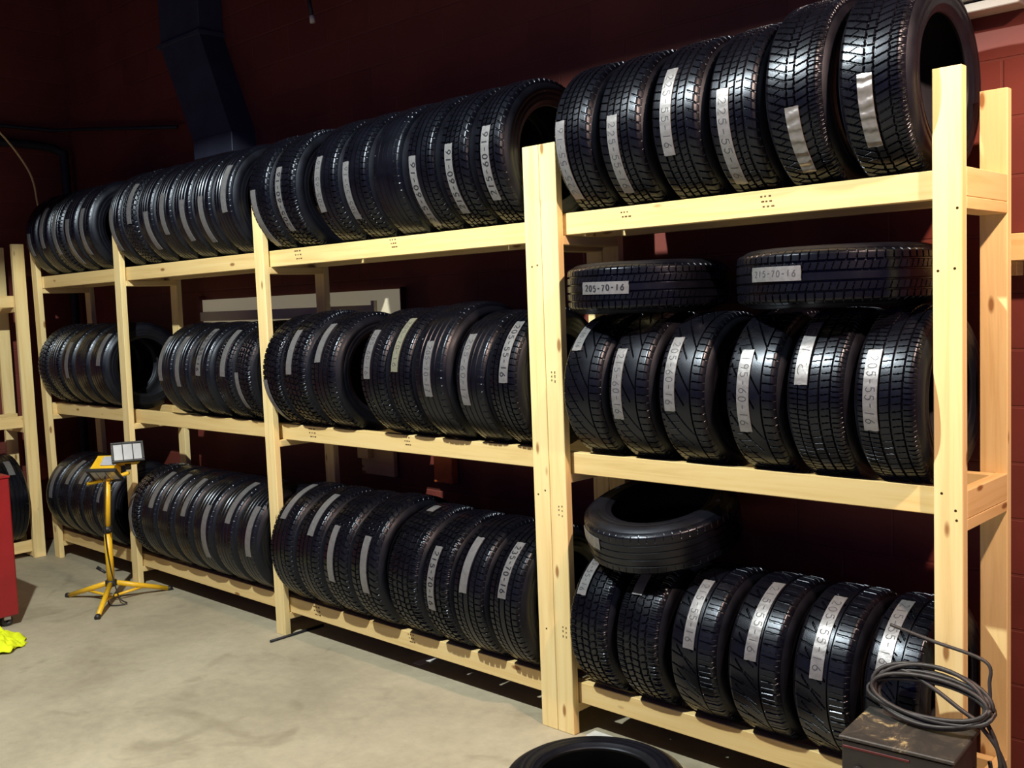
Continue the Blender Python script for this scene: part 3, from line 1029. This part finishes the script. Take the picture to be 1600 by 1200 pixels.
# ------------------------------------------------------------------ things on the walls
# long pale panel on the back wall; its glow is added, no light behind it
mt, nt, b = mat('pale_panel_added_glow')
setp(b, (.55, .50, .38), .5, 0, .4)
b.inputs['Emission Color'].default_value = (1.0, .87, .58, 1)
b.inputs['Emission Strength'].default_value = .15  # emission added to brighten a panel that the lamps do not reach
M['glow_panel'] = mt
wn = empty('pale_panel', (-2.69, .585, 1.60))
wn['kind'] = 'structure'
MB().box((-1.09, .010, 0), (1.09, .035, .335), bev=.002).build('pane', M['glow_panel'], wn)
MB().box((-1.115, -.015, -.03), (-1.09, .035, .36), bev=.003).box((1.09, -.005, -.03), (1.10, .035, .345), bev=.002).build('panel_frame', M['darkred'], wn)
MB().box((-1.09, -.015, .185), (.84, .010, .250), bev=.004).box((.84, -.015, .20), (.87, .010, .275), bev=.002).build('panel_rail', M['panel'], wn)

ob = MB().box((0, 0, 0), (.145, .05, .40), bev=.004).build('wall_bracket', M['orange'])
ob.location = (-1.36, .565, .86)
tag(ob, 'orange block on the back wall, under the middle shelf left of double post', 'block')

sp = MB().box((0, 0, 0), (.30, .03, .26), bev=.003).box((.02, -.045, .10), (.12, 0, .20), bev=.003).build('plywood_scrap', M['ply'])
sp.location = (-2.02, .58, .85)
tag(sp, 'grey weathered wood piece behind the rack, under the middle shelf', 'wood scrap')

sb = empty('wall_cleat', (1.635, .50, 1.905))
tag(sb, 'pine block fixed to the red wall at the right edge of the photo', 'block')
MB().box((0, 0, 0), (.30, .12, .092), bev=.003).build('block', M['rail'], sb)
MB().box((.012, .05, -.048), (.035, .12, 0), bev=.002).build('spacer', M['cleat'], sb)

# white channel high on the wall, top right
wt = empty('conduit_channel', (1.30, WALL_Y - .10, 2.755))
tag(wt, 'white two-step metal channel on the red wall, top right corner', 'channel')
MB().box((0, 0, 0), (.385, .10, .030), bev=.003).build('lower_flange', M['whitepaint'], wt)
MB().box((0, .03, .030), (1.8, .10, .042), bev=.002).build('painted_shadow_gap', M['pipe'], wt)  # black strip; the shade between the flanges is put in as colour
MB().box((0, -.02, .042), (1.8, .10, .12), bev=.004).build('upper_flange', M['whitepaint'], wt)

# dark pipes at the left corner
p1 = MB().tube(smooth_pts([(LEFT_X + .09, -1.6, 3.26), (LEFT_X + .09, -.3, 3.26), (LEFT_X + .09, .30, 3.26), (LEFT_X + .10, .50, 3.22), (LEFT_X + .12, .53, 3.10), (LEFT_X + .12, .53, 2.2), (LEFT_X + .12, .53, .3)], 6), .035, 14)
p1 = p1.build('drain_pipe', M['pipe'], None, True)
tag(p1, 'black pipe along the left wall bending down in the corner', 'pipe')
p2 = MB().tube([(LEFT_X + .06, -1.6, 3.40), (LEFT_X + .06, .48, 3.40), (LEFT_X + .3, .55, 3.38), (-3.9, .55, 3.16)], .014, 8).build('conduit_pipe', M['pipe'], None, True)
tag(p2, 'thin dark conduit above the black pipe, running on along the back wall', 'pipe')
p3 = MB().tube(smooth_pts([(LEFT_X + .22, -1.2, 3.83), (LEFT_X + .22, -.6, 3.66), (LEFT_X + .22, -.10, 3.4), (LEFT_X + .23, .18, 3.05), (LEFT_X + .23, .24, 2.78), (LEFT_X + .23, .24, 2.72)]), .008, 8).build('hanging_wire', M['rail'], None, True)
tag(p3, 'thin pale wire hanging diagonally at the left corner', 'wire')

# ventilation duct on the back wall
dk = empty('ventilation_duct', (-3.6, WALL_Y - .18, 2.9))
tag(dk, 'dark sheet metal duct going up the back wall at the upper left', 'duct')
dp = MB()
dp.box((-.26, 0, .78), (.26, .18, 2.4), bev=.004)
dp.build('riser', M['bluegrey'], dk)
MB().add([(-.26, 0, .78), (.26, 0, .78), (.26, .18, .78), (-.26, .18, .78), (.10, 0, .10), (.58, 0, .10), (.58, .18, .10), (.10, .18, .10)],
         [(0, 1, 5, 4), (1, 2, 6, 5), (2, 3, 7, 6), (3, 0, 4, 7), (0, 3, 2, 1), (4, 5, 6, 7)]).build('offset_section', M['bluegrey'], dk)
MB().box((.10, 0, -.03), (.58, .18, .10), bev=.004).build('dropper', M['bluegrey'], dk)
MB().box((-.28, -.02, .77), (.28, .18, .80), bev=.003).build('flange', M['bluegrey'], dk)

# pipe with a small white valve, top centre
vp = empty('sprinkler_pipe', (-2.9, .45, 3.86))
tag(vp, 'thin dark ceiling pipe with a small white end, top centre', 'pipe')
MB().tube([(-.33, 0, .065), (.78, 0, -.22)], .018, 10).build('pipe_run', M['pipe'], vp, True)
MB().tube([(.76, 0, -.20), (.79, 0, -.34)], .012, 10).build('drop', M['pipe'], vp, True)
MB().tube([(.79, 0, -.34), (.795, 0, -.38)], .016, 10).build('valve_tip', M['whitepaint'], vp, True)

# little things on the floor
st = MB().tube([(-2.01, -.12, .008), (-2.015, .24, .008)], .008, 8).build('steel_rod', M['pipe'], None, True)
tag(st, 'thin dark rod on the floor sticking out beside the second post from left', 'rod')
pp = MB().box((-.03, -.06, 0), (.03, .06, .003), bev=.0005).build('paper_scrap', M['paper'])
pp.location = (-1.095, .215, .0005)
tag(pp, 'small white scrap on the floor under the bottom shelf, bay left of double post', 'scrap')
pq = MB().box((-.05, -.03, 0), (.05, .03, .003), bev=.0005).build('paper_scrap', M['paper'])
pq.location = (.18, .06, .0005)
tag(pq, 'pale scrap on the floor just right of the double post', 'scrap')

# ------------------------------------------------------------------ lamp housings (unseen, shaped to cut light off the upper walls)
def trough(name, c, label, hw, hl, drop, ends=0):
    root = empty(name, c)
    tag(root, label, 'ceiling lamp')
    h = MB()
    h.box((-hl, -hw, .06), (hl, hw, .075), bev=.002)
    h.box((-hl, -hw, -drop), (hl, -hw + .012, .06), bev=.002)
    h.box((-hl, hw - .012, -drop), (hl, hw, .06), bev=.002)
    if ends:
        for x in (-hl, hl - .012): h.box((x, -hw + .012, -ends), (x + .012, hw - .012, .06), bev=.002)
    h.build('cutoff_hood', M['pipe'], root)  # side and end skirts added to keep lamp light off the upper walls
    MB().tube([(-hl * .6, 0, .075), (-hl * .6, 0, 5.4 - c[2])], .008, 8).tube([(hl * .6, 0, .075), (hl * .6, 0, 5.4 - c[2])], .008, 8).build('hanger', M['steel'], root, True)
    return root


trough('ceiling_lamp', MAIN, 'unseen hooded ceiling lamp in front of the racks, its skirts added to darken the upper wall', .70, 1.1, .36, .46)
trough('ceiling_lamp', WARM, 'unseen hooded warm ceiling lamp at the right, its skirts added to darken the upper wall', .36, .6, .19, .20)
